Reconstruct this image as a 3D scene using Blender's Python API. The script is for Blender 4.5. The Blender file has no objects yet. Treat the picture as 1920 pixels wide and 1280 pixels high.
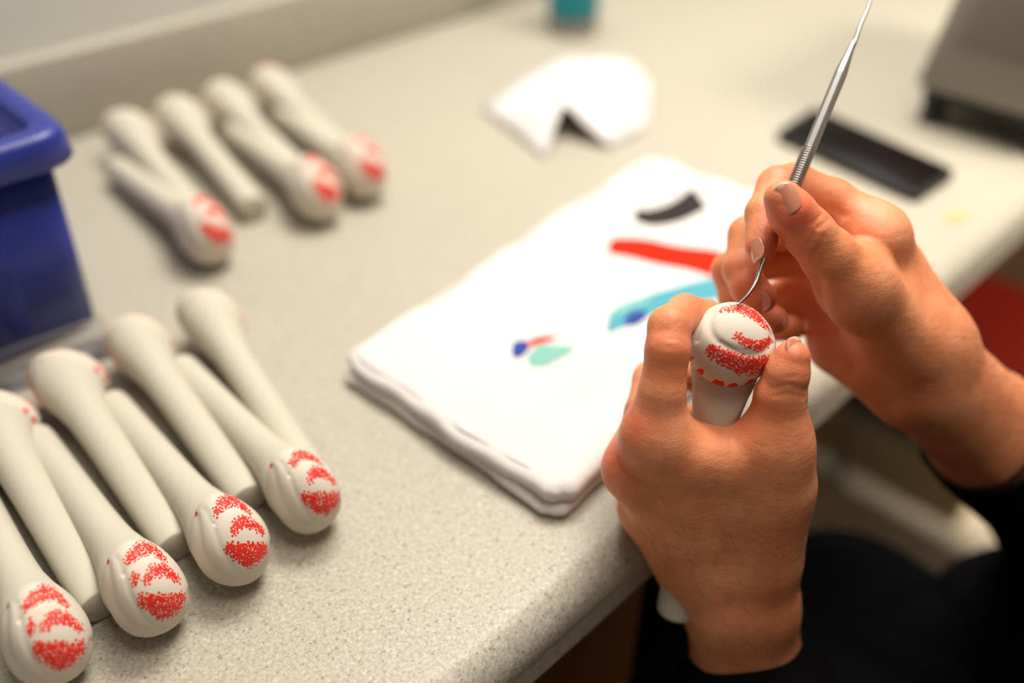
import bpy, bmesh, math, random
import numpy as np
from mathutils import Vector, Matrix
random.seed(7); rng = np.random.default_rng(7)
C = bpy.context.scene.collection

# ---------------------------------------------------------------- survey frame
# u runs along the worktop, n from the person towards the wall, z up from the worktop surface
ANG = math.radians(44.4); CU, SU = math.cos(ANG), math.sin(ANG)
PIT = math.radians(37.5); FPX = 1700.0; CH = 0.36
R_ = np.array([1, 0, 0.]); F_ = np.array([0, math.cos(PIT), -math.sin(PIT)]); U_ = np.array([0, math.sin(PIT), math.cos(PIT)])
O_ = np.array([0, 0, CH])
def D(x, y, d):                      # measured sight line + distance -> place in the room
    return O_ + d*(R_*(x-960)/FPX + U_*(640-y)/FPX + F_)
def T(x, y, z=0.0):                  # measured sight line + height -> place in the room
    v = R_*(x-960)/FPX + U_*(640-y)/FPX + F_
    return O_ + v*((z-CH)/v[2])
def W(u, n, z=0.0):
    return np.array([u*CU-n*SU, u*SU+n*CU, z])

# ---------------------------------------------------------------- materials
def mat(name, col=(.8, .8, .8), rough=.5, metal=0, spec=.5, **kw):
    m = bpy.data.materials.new(name); m.use_nodes = True
    b = m.node_tree.nodes['Principled BSDF']
    b.inputs['Base Color'].default_value = (*col, 1); b.inputs['Roughness'].default_value = rough
    b.inputs['Metallic'].default_value = metal; b.inputs['Specular IOR Level'].default_value = spec
    for k, v in kw.items(): b.inputs[k.replace('_', ' ')].default_value = v
    return m
class NT:
    def __init__(s, m): s.t = m.node_tree; s.b = s.t.nodes['Principled BSDF']
    def n(s, ty, **kw):
        x = s.t.nodes.new(ty)
        for k, v in kw.items():
            if k in x.inputs: x.inputs[k].default_value = v
            else: setattr(x, k, v)
        return x
    def l(s, a, b): s.t.links.new(a, b)
    def coord(s, kind='Object'): return s.n('ShaderNodeTexCoord').outputs[kind]
    def noise(s, scale, detail=3, rough=.5, vec=None):
        x = s.n('ShaderNodeTexNoise'); x.inputs['Scale'].default_value = scale; x.inputs['Detail'].default_value = detail; x.inputs['Roughness'].default_value = rough
        s.l(vec if vec else s.coord(), x.inputs['Vector']); return x
    def ramp(s, src, stops, interp='LINEAR'):
        x = s.n('ShaderNodeValToRGB'); x.color_ramp.interpolation = interp
        e = x.color_ramp.elements
        while len(e) < len(stops): e.new(.5)
        for i, (p, c) in enumerate(stops): e[i].position = p; e[i].color = (*c, 1) if len(c) == 3 else c
        s.l(src, x.inputs[0]); return x
    def mix(s, fac, a, b, mode='MIX'):
        x = s.n('ShaderNodeMix', data_type='RGBA', blend_type=mode)
        for v, i in ((fac, 0), (a, 6), (b, 7)):
            if hasattr(v, 'links'): s.l(v, x.inputs[i])
            else: x.inputs[i].default_value = v if i == 0 else (*v, 1)
        return x.outputs[2]
    def math(s, op, a, b=0, clamp=False):
        x = s.n('ShaderNodeMath', operation=op, use_clamp=clamp)
        for v, i in ((a, 0), (b, 1)):
            if hasattr(v, 'links'): s.l(v, x.inputs[i])
            else: x.inputs[i].default_value = v
        return x.outputs[0]
    def bump(s, h, strength=.3, dist=.001, prev=None):
        x = s.n('ShaderNodeBump'); x.inputs['Strength'].default_value = strength; x.inputs['Distance'].default_value = dist
        s.l(h, x.inputs['Height'])
        if prev: s.l(prev, x.inputs['Normal'])
        return x.outputs[0]

def m_counter():
    m = mat('speckled_laminate', rough=.42, spec=.35); t = NT(m)
    a = t.noise(500, 5, .78); f = t.ramp(a.outputs[0], [(.30, (.18, .14, .09)), (.42, (.35, .315, .245)), (.56, (.465, .435, .365)), (.72, (.63, .605, .53))])
    v = t.n('ShaderNodeTexVoronoi', Scale=760.0); t.l(t.coord(), v.inputs['Vector'])
    r = t.ramp(v.outputs['Color'], [(.0, (1, 1, 1)), (.14, (0, 0, 0))], 'CONSTANT')
    c = t.mix(t.math('MULTIPLY', r.outputs[0], .55), f.outputs[0], (.16, .11, .065))
    v2 = t.n('ShaderNodeTexVoronoi', Scale=620.0); t.l(t.coord(), v2.inputs['Vector'])
    r2 = t.ramp(v2.outputs['Color'], [(.0, (0, 0, 0)), (.86, (1, 1, 1))], 'CONSTANT')
    c = t.mix(t.math('MULTIPLY', r2.outputs[0], .3), c, (.74, .70, .61))
    b = t.noise(9, 3); c = t.mix(t.math('MULTIPLY', b.outputs[0], .25), c, (.50, .46, .37))
    t.l(c, t.b.inputs['Base Color']); t.l(t.bump(a.outputs[0], .08, .0004), t.b.inputs['Normal']); return m
def m_skin():
    m = mat('skin', rough=.48, spec=.4, Subsurface_Weight=.16, Subsurface_Scale=.005); t = NT(m)
    t.b.inputs['Subsurface Radius'].default_value = (1, .32, .14)
    n1 = t.noise(38, 4, .6); base = t.ramp(n1.outputs[0], [(.3, (.70, .225, .095)), (.52, (.84, .315, .145)), (.72, (.92, .41, .215))])
    at = t.n('ShaderNodeAttribute', attribute_name='flush')
    n2 = t.noise(110, 3, .6); f = t.math('MULTIPLY', at.outputs['Fac'], t.math('ADD', t.math('MULTIPLY', n2.outputs[0], .8), .45), True)
    c = t.mix(f, base.outputs[0], (.72, .12, .06))
    n3 = t.noise(420, 2, .5); c = t.mix(t.math('MULTIPLY', n3.outputs[0], .16), c, (.36, .13, .06))
    t.l(c, t.b.inputs['Base Color'])
    w = t.n('ShaderNodeTexVoronoi', Scale=950.0, feature='DISTANCE_TO_EDGE'); t.l(t.coord(), w.inputs['Vector'])
    p = t.bump(w.outputs['Distance'], .16, .0012)
    p = t.bump(t.noise(140, 4, .6).outputs[0], .22, .0015, p)
    mp = t.n('ShaderNodeMapping'); mp.inputs['Scale'].default_value = (1, 1, 4.5); mp.inputs['Rotation'].default_value = (.2, .15, 0); t.l(t.coord(), mp.inputs[0])
    p = t.bump(t.noise(95, 3, .55, mp.outputs[0]).outputs[0], .13, .002, p)
    t.l(p, t.b.inputs['Normal']); return m
def m_foam(name, col, dots=False, rough=.62):
    m = mat(name, col, rough, spec=.25); t = NT(m)
    n = t.noise(60, 4, .6); c = t.mix(t.math('MULTIPLY', n.outputs[0], .3), col, tuple(x*.86 for x in col))
    if dots:
        at = t.n('ShaderNodeAttribute', attribute_name='print_mask')
        big = t.n('ShaderNodeAttribute', attribute_name='rim_mask')
        bd = t.math('GREATER_THAN', big.outputs['Fac'], .5)
        smear = t.math('MULTIPLY', at.outputs['Fac'], .22)
        sm2 = t.n('ShaderNodeAttribute', attribute_name='stain_mask')
        c = t.mix(t.math('MAXIMUM', smear, t.math('MULTIPLY', sm2.outputs['Fac'], .35)), c, (.86, .33, .16))
        c = t.mix(bd, c, (.70, .020, .010))
    t.l(c, t.b.inputs['Base Color'])
    t.l(t.bump(t.noise(700, 3, .6).outputs[0], .12, .0006), t.b.inputs['Normal']); return m
def m_terry():
    m = mat('white_terry', (.71, .685, .67), .95, spec=.1); t = NT(m)
    n = t.noise(750, 3, .7); n2 = t.noise(60, 3)
    p = t.bump(n.outputs[0], .55, .0012); p = t.bump(n2.outputs[0], .4, .003, p)
    t.l(p, t.b.inputs['Normal']); t.b.inputs['Sheen Weight'].default_value = .25; return m
def m_fabric(name, col, rough=.95):
    m = mat(name, col, rough, spec=.08); t = NT(m)
    t.l(t.bump(t.noise(500, 3, .7).outputs[0], .4, .001), t.b.inputs['Normal']); return m
def m_plastic(name, col, rough=.35):
    m = mat(name, col, rough, spec=.45); t = NT(m)
    t.l(t.bump(t.noise(900, 2).outputs[0], .08, .0004), t.b.inputs['Normal']); return m
def m_wood(name, a, b):
    m = mat(name, a, .4); t = NT(m)
    mp = t.n('ShaderNodeMapping'); mp.inputs['Scale'].default_value = (14, 14, 1.2); t.l(t.coord(), mp.inputs[0])
    n = t.noise(6, 5, .6, mp.outputs[0]); r = t.ramp(n.outputs[0], [(.3, a), (.7, b)]); t.l(r.outputs[0], t.b.inputs['Base Color']); return m
def m_steel():
    m = mat('brushed_steel', (.36, .35, .335), .34, 1); t = NT(m)
    t.l(t.bump(t.noise(1200, 2).outputs[0], .08, .0003), t.b.inputs['Normal']); return m
def m_floor():
    m = mat('vinyl_floor', (.62, .55, .43), .45); t = NT(m)
    n = t.noise(12, 5, .7); r = t.ramp(n.outputs[0], [(.3, (.64, .56, .43)), (.7, (.74, .66, .52))]); t.l(r.outputs[0], t.b.inputs['Base Color']); return m
M = dict(counter=m_counter(), skin=m_skin(), shaft=m_foam('foam_shaft', (.55, .51, .42)), cap=m_foam('foam_cap', (.67, .605, .51), True),
         terry=m_terry(), blue=m_plastic('blue_plastic', (.020, .034, .245), .36), black_cloth=m_fabric('black_cloth', (.0035, .0035, .004)),
         pants=m_fabric('black_denim', (.0035, .0035, .0045)), wood=m_wood('brown_wood', (.11, .038, .012), (.17, .062, .022)),
         steel=m_steel(), floor=m_floor(), paper=m_fabric('paper', (.68, .66, .65), .85), grey=m_plastic('grey_metal', (.27, .25, .215), .4),
         black=m_plastic('black_rubber', (.012, .011, .011), .5), teal=mat('teal_enamel', (.0, .26, .36), .3, .35),
         wall=m_fabric('wall_paint', (.62, .62, .56), .8), red=m_fabric('dark_red_vinyl', (.11, .006, .003), .5),
         panel=m_fabric('beige_laminate', (.44, .34, .21), .6), nail=mat('nail', (.60, .23, .145), .25, spec=.5, Subsurface_Weight=.2, Subsurface_Scale=.002),
         glass=mat('phone_glass', (.006, .004, .004), .3, spec=.15), hair=m_fabric('hair', (.03, .018, .010), .6),
         nailtip=mat('nail_tip', (.68, .44, .32), .35), seam=m_fabric('seam_thread', (.42, .38, .36)),
         dot_ink=mat('red_ink', (.72, .020, .009), .5), p_black=m_fabric('black_print', (.035, .030, .028)), p_red=m_fabric('red_print', (.80, .022, .008)), p_teal=m_fabric('teal_print', (.09, .33, .41)),
         p_blue=m_fabric('blue_print', (.04, .07, .28)), p_mint=m_fabric('mint_print', (.22, .48, .42)), tan=m_fabric('tan_paper', (.50, .38, .20)),
         screen=mat('clouded_acrylic', (.85, .85, .88), .12, Transmission_Weight=.93, IOR=1.3), white=m_plastic('white_eye', (.8, .8, .78), .2))

# ---------------------------------------------------------------- object helpers
def tag(o, label=None, cat=None, group=None, kind=None):
    if label: o['label'] = label
    if cat: o['category'] = cat
    if group: o['group'] = group
    if kind: o['kind'] = kind
    return o
def empty(name, loc, rot=None):
    o = bpy.data.objects.new(name, None); C.objects.link(o); o.empty_display_size = .02
    o.location = Vector(loc)
    if rot is not None: o.rotation_mode = 'QUATERNION'; o.rotation_quaternion = rot
    return o
def setmats(me, ms):
    for m in (ms if isinstance(ms, (list, tuple)) else [ms]): me.materials.append(m)
def obj(name, bm, m, parent=None, smooth=True, world=True):
    """links a bmesh as one object; coordinates are in the parent's frame unless world"""
    me = bpy.data.meshes.new(name); bm.to_mesh(me); bm.free(); setmats(me, m)
    if smooth: me.shade_smooth()
    o = bpy.data.objects.new(name, me); C.objects.link(o)
    if parent:
        o.parent = parent
        if world:
            q = parent.rotation_quaternion if parent.rotation_mode == 'QUATERNION' else parent.rotation_euler.to_quaternion()
            mw = Matrix.Translation(parent.location) @ q.to_matrix().to_4x4()
            me.transform(mw.inverted())
    return o
def npobj(name, V, Fc, m, parent=None, smooth=True):
    me = bpy.data.meshes.new(name)
    me.vertices.add(len(V)); me.vertices.foreach_set('co', np.asarray(V, np.float32).ravel())
    Fc = np.asarray(Fc, np.int32)
    me.loops.add(Fc.size); me.loops.foreach_set('vertex_index', Fc.ravel())
    me.polygons.add(len(Fc)); me.polygons.foreach_set('loop_start', np.arange(0, Fc.size, Fc.shape[1], dtype=np.int32))
    me.update(calc_edges=True); me.validate(); setmats(me, m)
    if smooth: me.shade_smooth()
    o = bpy.data.objects.new(name, me); C.objects.link(o)
    if parent: o.parent = parent; me.transform(Matrix.Translation(-parent.location))
    return o
def box(bm, c, s, ax=None, bev=0, seg=2):
    ax = ax if ax is not None else np.eye(3)
    r = bmesh.ops.create_cube(bm, size=1)
    for v in r['verts']:
        p = np.array(v.co)*np.array(s); v.co = Vector(np.array(c)+p[0]*ax[0]+p[1]*ax[1]+p[2]*ax[2])
    if bev:
        es = list({e for v in r['verts'] for e in v.link_edges})
        bmesh.ops.bevel(bm, geom=es, offset=bev, segments=seg, affect='EDGES', profile=.5)
AXUN = np.array([[CU, SU, 0], [-SU, CU, 0], [0, 0, 1.]])
def ubox(bm, u0, u1, n0, n1, z0, z1, bev=0, seg=2):
    box(bm, W((u0+u1)/2, (n0+n1)/2, (z0+z1)/2), (u1-u0, n1-n0, z1-z0), AXUN, bev, seg)
def lathe(bm, prof, c=(0, 0, 0), ax=(0, 0, 1), seg=48, caps=True):
    ax = np.array(ax, float); ax /= np.linalg.norm(ax)
    h = np.array([1, 0, 0.]) if abs(ax[0]) < .9 else np.array([0, 1, 0.])
    e1 = np.cross(ax, h); e1 /= np.linalg.norm(e1); e2 = np.cross(ax, e1); c = np.array(c, float); rings = []
    for r, z in prof:
        rings.append([bm.verts.new(Vector(c+ax*z+r*(math.cos(a)*e1+math.sin(a)*e2))) for a in np.linspace(0, 2*math.pi, seg, endpoint=False)])
    for a, b in zip(rings, rings[1:]):
        for i in range(seg): bm.faces.new((a[i], a[(i+1) % seg], b[(i+1) % seg], b[i]))
    if caps: bm.faces.new(rings[0][::-1]); bm.faces.new(rings[-1])
    bmesh.ops.recalc_face_normals(bm, faces=bm.faces)
def tube(bm, pts, rad, seg=12):
    pts = [np.array(p, float) for p in pts]; rings = []; e1 = None
    for i, p in enumerate(pts):
        d = pts[min(i+1, len(pts)-1)]-pts[max(i-1, 0)]; d /= np.linalg.norm(d)
        if e1 is None:
            h = np.array([1, 0, 0.]) if abs(d[0]) < .8 else np.array([0, 0, 1.]); e1 = np.cross(d, h)
        e1 = e1-d*(e1@d); e1 /= np.linalg.norm(e1); e2 = np.cross(d, e1)
        r = rad[i] if hasattr(rad, '__len__') else rad
        rings.append([bm.verts.new(Vector(p+r*(math.cos(a)*e1+math.sin(a)*e2))) for a in np.linspace(0, 2*math.pi, seg, endpoint=False)])
    for a, b in zip(rings, rings[1:]):
        for i in range(seg): bm.faces.new((a[i], a[(i+1) % seg], b[(i+1) % seg], b[i]))
    bm.faces.new(rings[0][::-1]); bm.faces.new(rings[-1]); bmesh.ops.recalc_face_normals(bm, faces=bm.faces)
def catmull(pts, k=8, closed=False):
    P = [np.array(p, float) for p in pts]; n = len(P); out = []
    rngi = range(n) if closed else range(n-1)
    for i in rngi:
        if closed: a, b, c, d = P[(i-1) % n], P[i], P[(i+1) % n], P[(i+2) % n]
        else: a, b, c, d = P[max(i-1, 0)], P[i], P[i+1], P[min(i+2, n-1)]
        for j in range(k):
            t = j/k; out.append(.5*((2*b)+(c-a)*t+(2*a-5*b+4*c-d)*t*t+(3*b-a-3*c+d)*t**3))
    if not closed: out.append(P[-1])
    return out
def prism(bm, poly, z0, z1, bev=0, seg=3):
    """closed outline (list of xy) extruded z0..z1"""
    vs = [bm.verts.new((p[0], p[1], z0)) for p in poly]; f = bm.faces.new(vs)
    r = bmesh.ops.extrude_face_region(bm, geom=[f]); top = [g for g in r['geom'] if isinstance(g, bmesh.types.BMVert)]
    for v in top: v.co.z = z1
    bmesh.ops.recalc_face_normals(bm, faces=bm.faces)
    if bev:
        ts = set(top); es = [e for e in bm.edges if e.verts[0] in ts and e.verts[1] in ts]
        bmesh.ops.bevel(bm, geom=es, offset=bev, segments=seg, affect='EDGES', profile=.5)
def roundrect(cs, r, k=6):
    cs = [np.array(c[:2], float) for c in cs]; out = []; n = len(cs)
    for i in range(n):
        c = cs[i]; a = cs[i-1]-c; b = cs[(i+1) % n]-c; a /= np.linalg.norm(a); b /= np.linalg.norm(b)
        for j in range(k+1):
            t = j/k; out.append((c+a*r)*(1-t)**2+c*2*t*(1-t)+(c+b*r)*t*t)
    return out

# ---------------------------------------------------------------- implicit surfaces (for bodies that must flow in one skin)
class Field:
    def __init__(s, lo, hi, h):
        s.lo = np.array(lo, float); s.h = h; s.n = np.ceil((np.array(hi)-s.lo)/h).astype(int)+1
        s.ax = [(s.lo[i]+np.arange(s.n[i])*h).astype(np.float32) for i in range(3)]
    def new(s): return np.full(s.n, 1.0, np.float32)
    def win(s, pts, rad, m):
        pts = np.array(pts); lo = pts.min(0)-rad-m; hi = pts.max(0)+rad+m
        i0 = np.clip(np.floor((lo-s.lo)/s.h).astype(int), 0, s.n-1); i1 = np.clip(np.ceil((hi-s.lo)/s.h).astype(int)+1, 1, s.n)
        return tuple(slice(a, b) for a, b in zip(i0, i1))
    def grid(s, w): return (s.ax[0][w[0]][:, None, None], s.ax[1][w[1]][None, :, None], s.ax[2][w[2]][None, None, :])
    def cone(s, A, a, b, ra, rb, k=.004):
        a = np.array(a, np.float32); b = np.array(b, np.float32); w = s.win([a, b], max(ra, rb), max(.012, 2.5*k)); X, Y, Z = s.grid(w)
        d = b-a; L = max(float(d@d), 1e-12)
        t = ((X-a[0])*d[0]+(Y-a[1])*d[1]+(Z-a[2])*d[2])/L; np.clip(t, 0, 1, out=t)
        q = np.sqrt((X-a[0]-t*d[0])**2+(Y-a[1]-t*d[1])**2+(Z-a[2]-t*d[2])**2)-(ra+(rb-ra)*t)
        A[w] = smin(A[w], q, k)
    def chain(s, A, pts, rads, k=.004):
        for i in range(len(pts)-1): s.cone(A, pts[i], pts[i+1], rads[i], rads[i+1], k)
    def ell(s, A, c, rad, axes=None, k=.004, sub=False):
        c = np.array(c, np.float32); w = s.win([c], max(rad), max(.012, 2.5*k)); X, Y, Z = s.grid(w)
        ax = np.eye(3) if axes is None else np.array(axes); x, y, z = X-c[0], Y-c[1], Z-c[2]
        q = sum(((x*a[0]+y*a[1]+z*a[2])/r)**2 for a, r in zip(ax, rad)); q = (np.sqrt(q)-1)*min(rad)
        A[w] = -smin(-A[w], q, k) if sub else smin(A[w], q, k)
def smin(a, b, k):
    if k <= 0: return np.minimum(a, b)
    h = np.maximum(k-np.abs(a-b), 0)/k
    return np.minimum(a, b)-h*h*k*.25
def surface_nets(A, lo, h):
    S = A < 0; n = np.array(A.shape)
    cnt = np.zeros(n-1, np.uint8)
    offs = [(i, j, k) for i in (0, 1) for j in (0, 1) for k in (0, 1)]
    sl = lambda o: tuple(slice(o[i], n[i]-1+o[i]) for i in range(3))
    for o in offs: cnt += S[sl(o)]
    act = np.argwhere((cnt > 0) & (cnt < 8)); idx = np.full(n-1, -1, np.int32); idx[tuple(act.T)] = np.arange(len(act))
    acc = np.zeros((len(act), 3)); num = np.zeros(len(act))
    for o in offs:
        for ax in range(3):
            if o[ax]: continue
            o2 = list(o); o2[ax] = 1
            va = A[tuple((act+o).T)]; vb = A[tuple((act+o2).T)]; m = (va < 0) != (vb < 0)
            t = np.where(m, va/np.where(m, va-vb, 1), 0); p = np.tile(np.array(o, float), (len(act), 1)); p[:, ax] = t
            acc[m] += p[m]; num[m] += 1
    V = lo+(act+acc/num[:, None])*h; Q = []
    for ax in range(3):
        b, c = (ax+1) % 3, (ax+2) % 3; s0 = [slice(1, n[i]-1) for i in range(3)]; s0[ax] = slice(0, n[ax]-1); s1 = list(s0); s1[ax] = slice(1, n[ax])
        a0, a1 = S[tuple(s0)], S[tuple(s1)]; e = np.argwhere(a0 != a1); st = np.array([1, 1, 1]); st[ax] = 0; e = e+st
        eb = np.zeros(3, int); eb[b] = 1; ec = np.zeros(3, int); ec[c] = 1
        q = np.stack([idx[tuple((e-eb-ec).T)], idx[tuple((e-ec).T)], idx[tuple(e.T)], idx[tuple((e-eb).T)]], 1)
        fl = S[tuple(e.T)]; q[~fl] = q[~fl][:, ::-1]; Q.append(q)
    return V, np.concatenate(Q)
def relax(V, Q, it=3, lam=.5, mu=-.52):
    E = np.unique(np.sort(np.concatenate([Q[:, [i, (i+1) % 4]] for i in range(4)]), 1), axis=0)
    deg = np.bincount(E.ravel(), minlength=len(V))[:, None]
    for _ in range(it):
        for f in (lam, mu):
            s = np.zeros_like(V)
            for d in range(3): s[:, d] = np.bincount(E[:, 0], V[E[:, 1], d], len(V))+np.bincount(E[:, 1], V[E[:, 0], d], len(V))
            V = V+f*(s/deg-V)
    return V
def normals(V, Q):
    fn = np.cross(V[Q[:, 2]]-V[Q[:, 0]], V[Q[:, 3]]-V[Q[:, 1]]); N = np.zeros_like(V)
    for i in range(4):
        for d in range(3): N[:, d] += np.bincount(Q[:, i], fn[:, d], len(V))
    return N/np.maximum(np.linalg.norm(N, axis=1), 1e-12)[:, None]
def segdist(V, pl):
    best = np.full(len(V), 9.)
    for a, b in zip(pl, pl[1:]):
        a = np.array(a); b = np.array(b); d = b-a; t = np.clip((V-a)@d/(d@d), 0, 1); best = np.minimum(best, np.linalg.norm(V-a-t[:, None]*d, axis=1))
    return best

# ================================================================ THE SETTING
def struct(name, bm, m, smooth=False):
    o = obj(name, bm, m, None, smooth); o['kind'] = 'structure'; return o
bm = bmesh.new(); ubox(bm, -1.4, 2.6, -1.6, 1.2, -.95, -.90); struct('floor', bm, M['floor'])
bm = bmesh.new(); ubox(bm, -1.4, 2.6, .857, .93, -.90, 1.5); struct('wall_back', bm, M['wall'])
# worktop with a rounded front edge
bm = bmesh.new(); prof = []
r = .019; zc = -r
for a in np.linspace(90, 195, 40): prof.append((.189+r*math.cos(math.radians(a))*1.0, zc+r*math.sin(math.radians(a))))
prof = [(p[0]-.0, p[1]) for p in prof] + [(.1707, -.040), (.200, -.040), (.857, -.040), (.857, 0)]
rings = [[bm.verts.new(Vector(W(u, p[0], p[1]))) for p in prof] for u in (-.8, 2.4)]
n = len(prof)
for i in range(n): bm.faces.new((rings[0][i], rings[0][(i+1) % n], rings[1][(i+1) % n], rings[1][i]))
bm.faces.new(rings[0]); bm.faces.new(rings[1][::-1]); bmesh.ops.recalc_face_normals(bm, faces=bm.faces)
o = obj('worktop', bm, M['counter'], None, False)
tag(o, 'long speckled beige laminate worktop with a rounded front edge', 'worktop')
bm = bmesh.new(); ubox(bm, -.8, 2.4, .836, .8565, .0005, .078, .005, 3)
o = obj('backsplash', bm, M['counter']); tag(o, 'low speckled beige backsplash strip along the wall behind the worktop', 'backsplash')
# base cabinets
def cabinet(u0, u1, label, mfront, mside):
    e = empty('base_cabinet', W((u0+u1)/2, .53, -.90))
    b = bmesh.new(); ubox(b, u0, u1, .222, .85, -.90, -.041); obj('carcass', b, mside, e, False)
    k = max(1, round((u1-u0)/.45)); w = (u1-u0)/k
    for i in range(k):
        a = u0+i*w+.004; c = a+w-.008
        b = bmesh.new(); ubox(b, a, c, .20, .2215, -.215, -.055, .003); d = obj('drawer', b, mfront, e)
        b = bmesh.new(); tube(b, [W((a+c)/2-.05, .2, -.135), W((a+c)/2-.05, .18, -.135), W((a+c)/2+.05, .18, -.135), W((a+c)/2+.05, .2, -.135)], .005); obj_child(b, 'handle', M['steel'], d, e)
        b = bmesh.new(); ubox(b, a, c, .20, .2215, -.82, -.225, .003); d = obj('door', b, mfront, e)
        b = bmesh.new(); tube(b, [W(c-.04, .2, -.40), W(c-.04, .18, -.40), W(c-.04, .18, -.30), W(c-.04, .2, -.30)], .005); obj_child(b, 'handle', M['steel'], d, e)
    tag(e, label, 'cabinet'); return e
def obj_child(b, name, m, part, root):
    """sub-part: part sits at the root's frame with identity transform"""
    o = obj(name, b, m, root); o.parent = part; return o
cabinet(-.75, .318, 'brown wooden cabinet in shade under the near left part of the worktop', M['wood'], M['wood'])
cabinet(1.33, 2.35, 'beige cabinet with a plain side panel beyond the knee space', M['panel'], M['panel'])

# ================================================================ REPLICA BONES
CAPC = .147
def cap_mesh(kind, seed=0):
    """domed cap, pole along +Z of its own frame; returns V, quads, masks"""
    rg = np.random.default_rng(seed); na, nt = 200, 110
    V = []; pm = []; rm = []; sm = []
    A = np.linspace(0, 2*np.pi, na, endpoint=False); TH = np.concatenate([np.linspace(0.004, 1.72, 84), np.linspace(1.74, 2.25, nt-84)])
    th, ph = np.meshgrid(TH, A, indexing='ij')
    X = np.sin(np.minimum(th, 1.57))*np.cos(ph)*np.where(th > 1.57, 1+(th-1.57)*.25, 1); Y = np.sin(np.minimum(th, 1.57))*np.sin(ph)*np.where(th > 1.57, 1+(th-1.57)*.25, 1)
    rx, ry, rz = CAPR[kind]
    XA, YA = X, Y
    if kind == 'held': X, Y = -X, -Y; ph = ph+np.pi
    egg = 1-(.13 if kind != 'held' else .03)*np.sin(th)*np.sin(ph)       # narrower towards +Y (the neck side)
    rr = np.sin(th); z = np.cos(th)
    x = rx*rr*np.cos(ph)*egg; y = ry*rr*np.sin(ph)
    if kind == 'held': x, y = -x, -y
    zz = rz*np.where(z > 0, z**.9 if False else z, z*.55)
    tuck = np.clip((th-1.72)/.53, 0, 1); x *= 1-.13*tuck; y *= 1-.13*tuck
    def seg(px, py, pts, w):
        b = np.full(px.shape, 9.)
        pts = catmull(pts, 6)
        for (ax, ay), (bx, by) in zip([p[:2] for p in pts], [p[:2] for p in pts[1:]]):
            dx, dy = bx-ax, by-ay; t = np.clip(((px-ax)*dx+(py-ay)*dy)/(dx*dx+dy*dy+1e-9), 0, 1)
            b = np.minimum(b, np.hypot(px-ax-t*dx, py-ay-t*dy))
        return np.exp(-(b/w)**2)
    dr = np.zeros_like(X)
    if kind == 'held':
        grooves = [([(-.58, .65), (-.64, .35), (-.52, .0), (-.20, -.22), (.35, -.26), (.72, -.08), (.82, .3)], .09, .0007),
                   ([(-.45, .75), (-.80, .30), (-.84, -.1)], .06, .0006), ([(-.35, -.12), (.1, -.33), (.5, -.28), (.85, .1)], .05, .0005)]
    else:
        s = rg.uniform(-.05, .05)
        grooves = [([(-.35, .80), (-.42, .45), (-.48, .0), (-.40, -.5), (-.15, -.85)], .08, .00035),
                   ([(-.4+s, .50), (-.05, .63), (.35, .62), (.65, .40)], .04, .0007), ([(-.60, .80), (-.82, .3), (-.85, -.1), (-.65, -.55), (-.15, -.82), (.4, -.78), (.8, -.5)], .08, .0006)]
    for pts, w, d in grooves: dr -= d*seg(X, Y, pts, w)
    dr += .0005*np.sin(3.1*X+seed)*np.cos(2.7*Y)
    P = np.stack([x, y, zz], -1); Nn = np.stack([x/rx, y/ry, zz/rz], -1); Nn /= np.linalg.norm(Nn, axis=-1, keepdims=True)+1e-9
    P = P+Nn*dr[..., None]
    def band(pts, w):          # w may taper to both ends
        pts = catmull(pts, 6); b = np.full(X.shape, -9.); L = len(pts)-1
        for i in range(L):
            (ax, ay), (bx, by) = pts[i][:2], pts[i+1][:2]; dx, dy = bx-ax, by-ay
            t = np.clip(((X-ax)*dx+(Y-ay)*dy)/(dx*dx+dy*dy+1e-9), 0, 1); q = (i+t)/L
            ww = w[0]+(w[1]-w[0])*np.clip(q*2, 0, 1)+(w[2]-w[1])*np.clip(q*2-1, 0, 1)
            b = np.maximum(b, (ww-np.hypot(X-ax-t*dx, Y-ay-t*dy))/.07)
        return np.clip(b*.5+.5, 0, 1)
    if kind != 'held': a_ = math.radians(24); X, Y = X*math.cos(a_)-Y*math.sin(a_), X*math.sin(a_)+Y*math.cos(a_)
    front = (th < 1.6)
    if kind == 'held':
        mk = np.maximum.reduce([band([(-.36, .70), (.0, .76), (.40, .66), (.66, .42)], (.03, .15, .06)),
                                band([(-.02, .06), (.25, -.06), (.55, -.04), (.76, .10)], (.08, .12, .08)),
                                band([(-.52, -.30), (-.28, -.43), (.10, -.54), (.45, -.54), (.70, -.42)], (.10, .19, .15))])
        lip = np.zeros_like(X)
        for aa, sz in ((-150, .06), (-128, .09), (-104, .07), (-98, .10), (-82, .12), (-60, .12), (-38, .08), (195, .05)):
            ang = np.abs((ph-np.radians(aa)+np.pi) % (2*np.pi)-np.pi); lip = np.maximum(lip, 1-np.hypot(ang/sz, (th-1.50)/.30)*.5)
        rmv = lip
        stain = .5*np.exp(-((th-1.2)/.3)**2)*np.clip(np.sin(ph*2+1), 0, 1)*.5
    else:
        j = rg.uniform(-.04, .04, 8)
        mk = np.maximum.reduce([band([(-.42+j[0], .56), (-.1, .78), (.25, .80+j[1]), (.5, .60)], (.06, .12, .05)),
                                band([(-.10+j[2]*.5, .16), (.10, .35), (.38, .37), (.68, .17)], (.06, .13, .08)),
                                band([(-.22+j[4], -.20), (.08, -.30), (.35, -.33+j[5]), (.66, -.20)], (.13, .26, .11))])
        if seed in (2, 3): mk = np.maximum(mk, band([(-.32, .28), (-.38, .10)], (.05, .07, .05)))
        lip = np.zeros_like(X)
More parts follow.
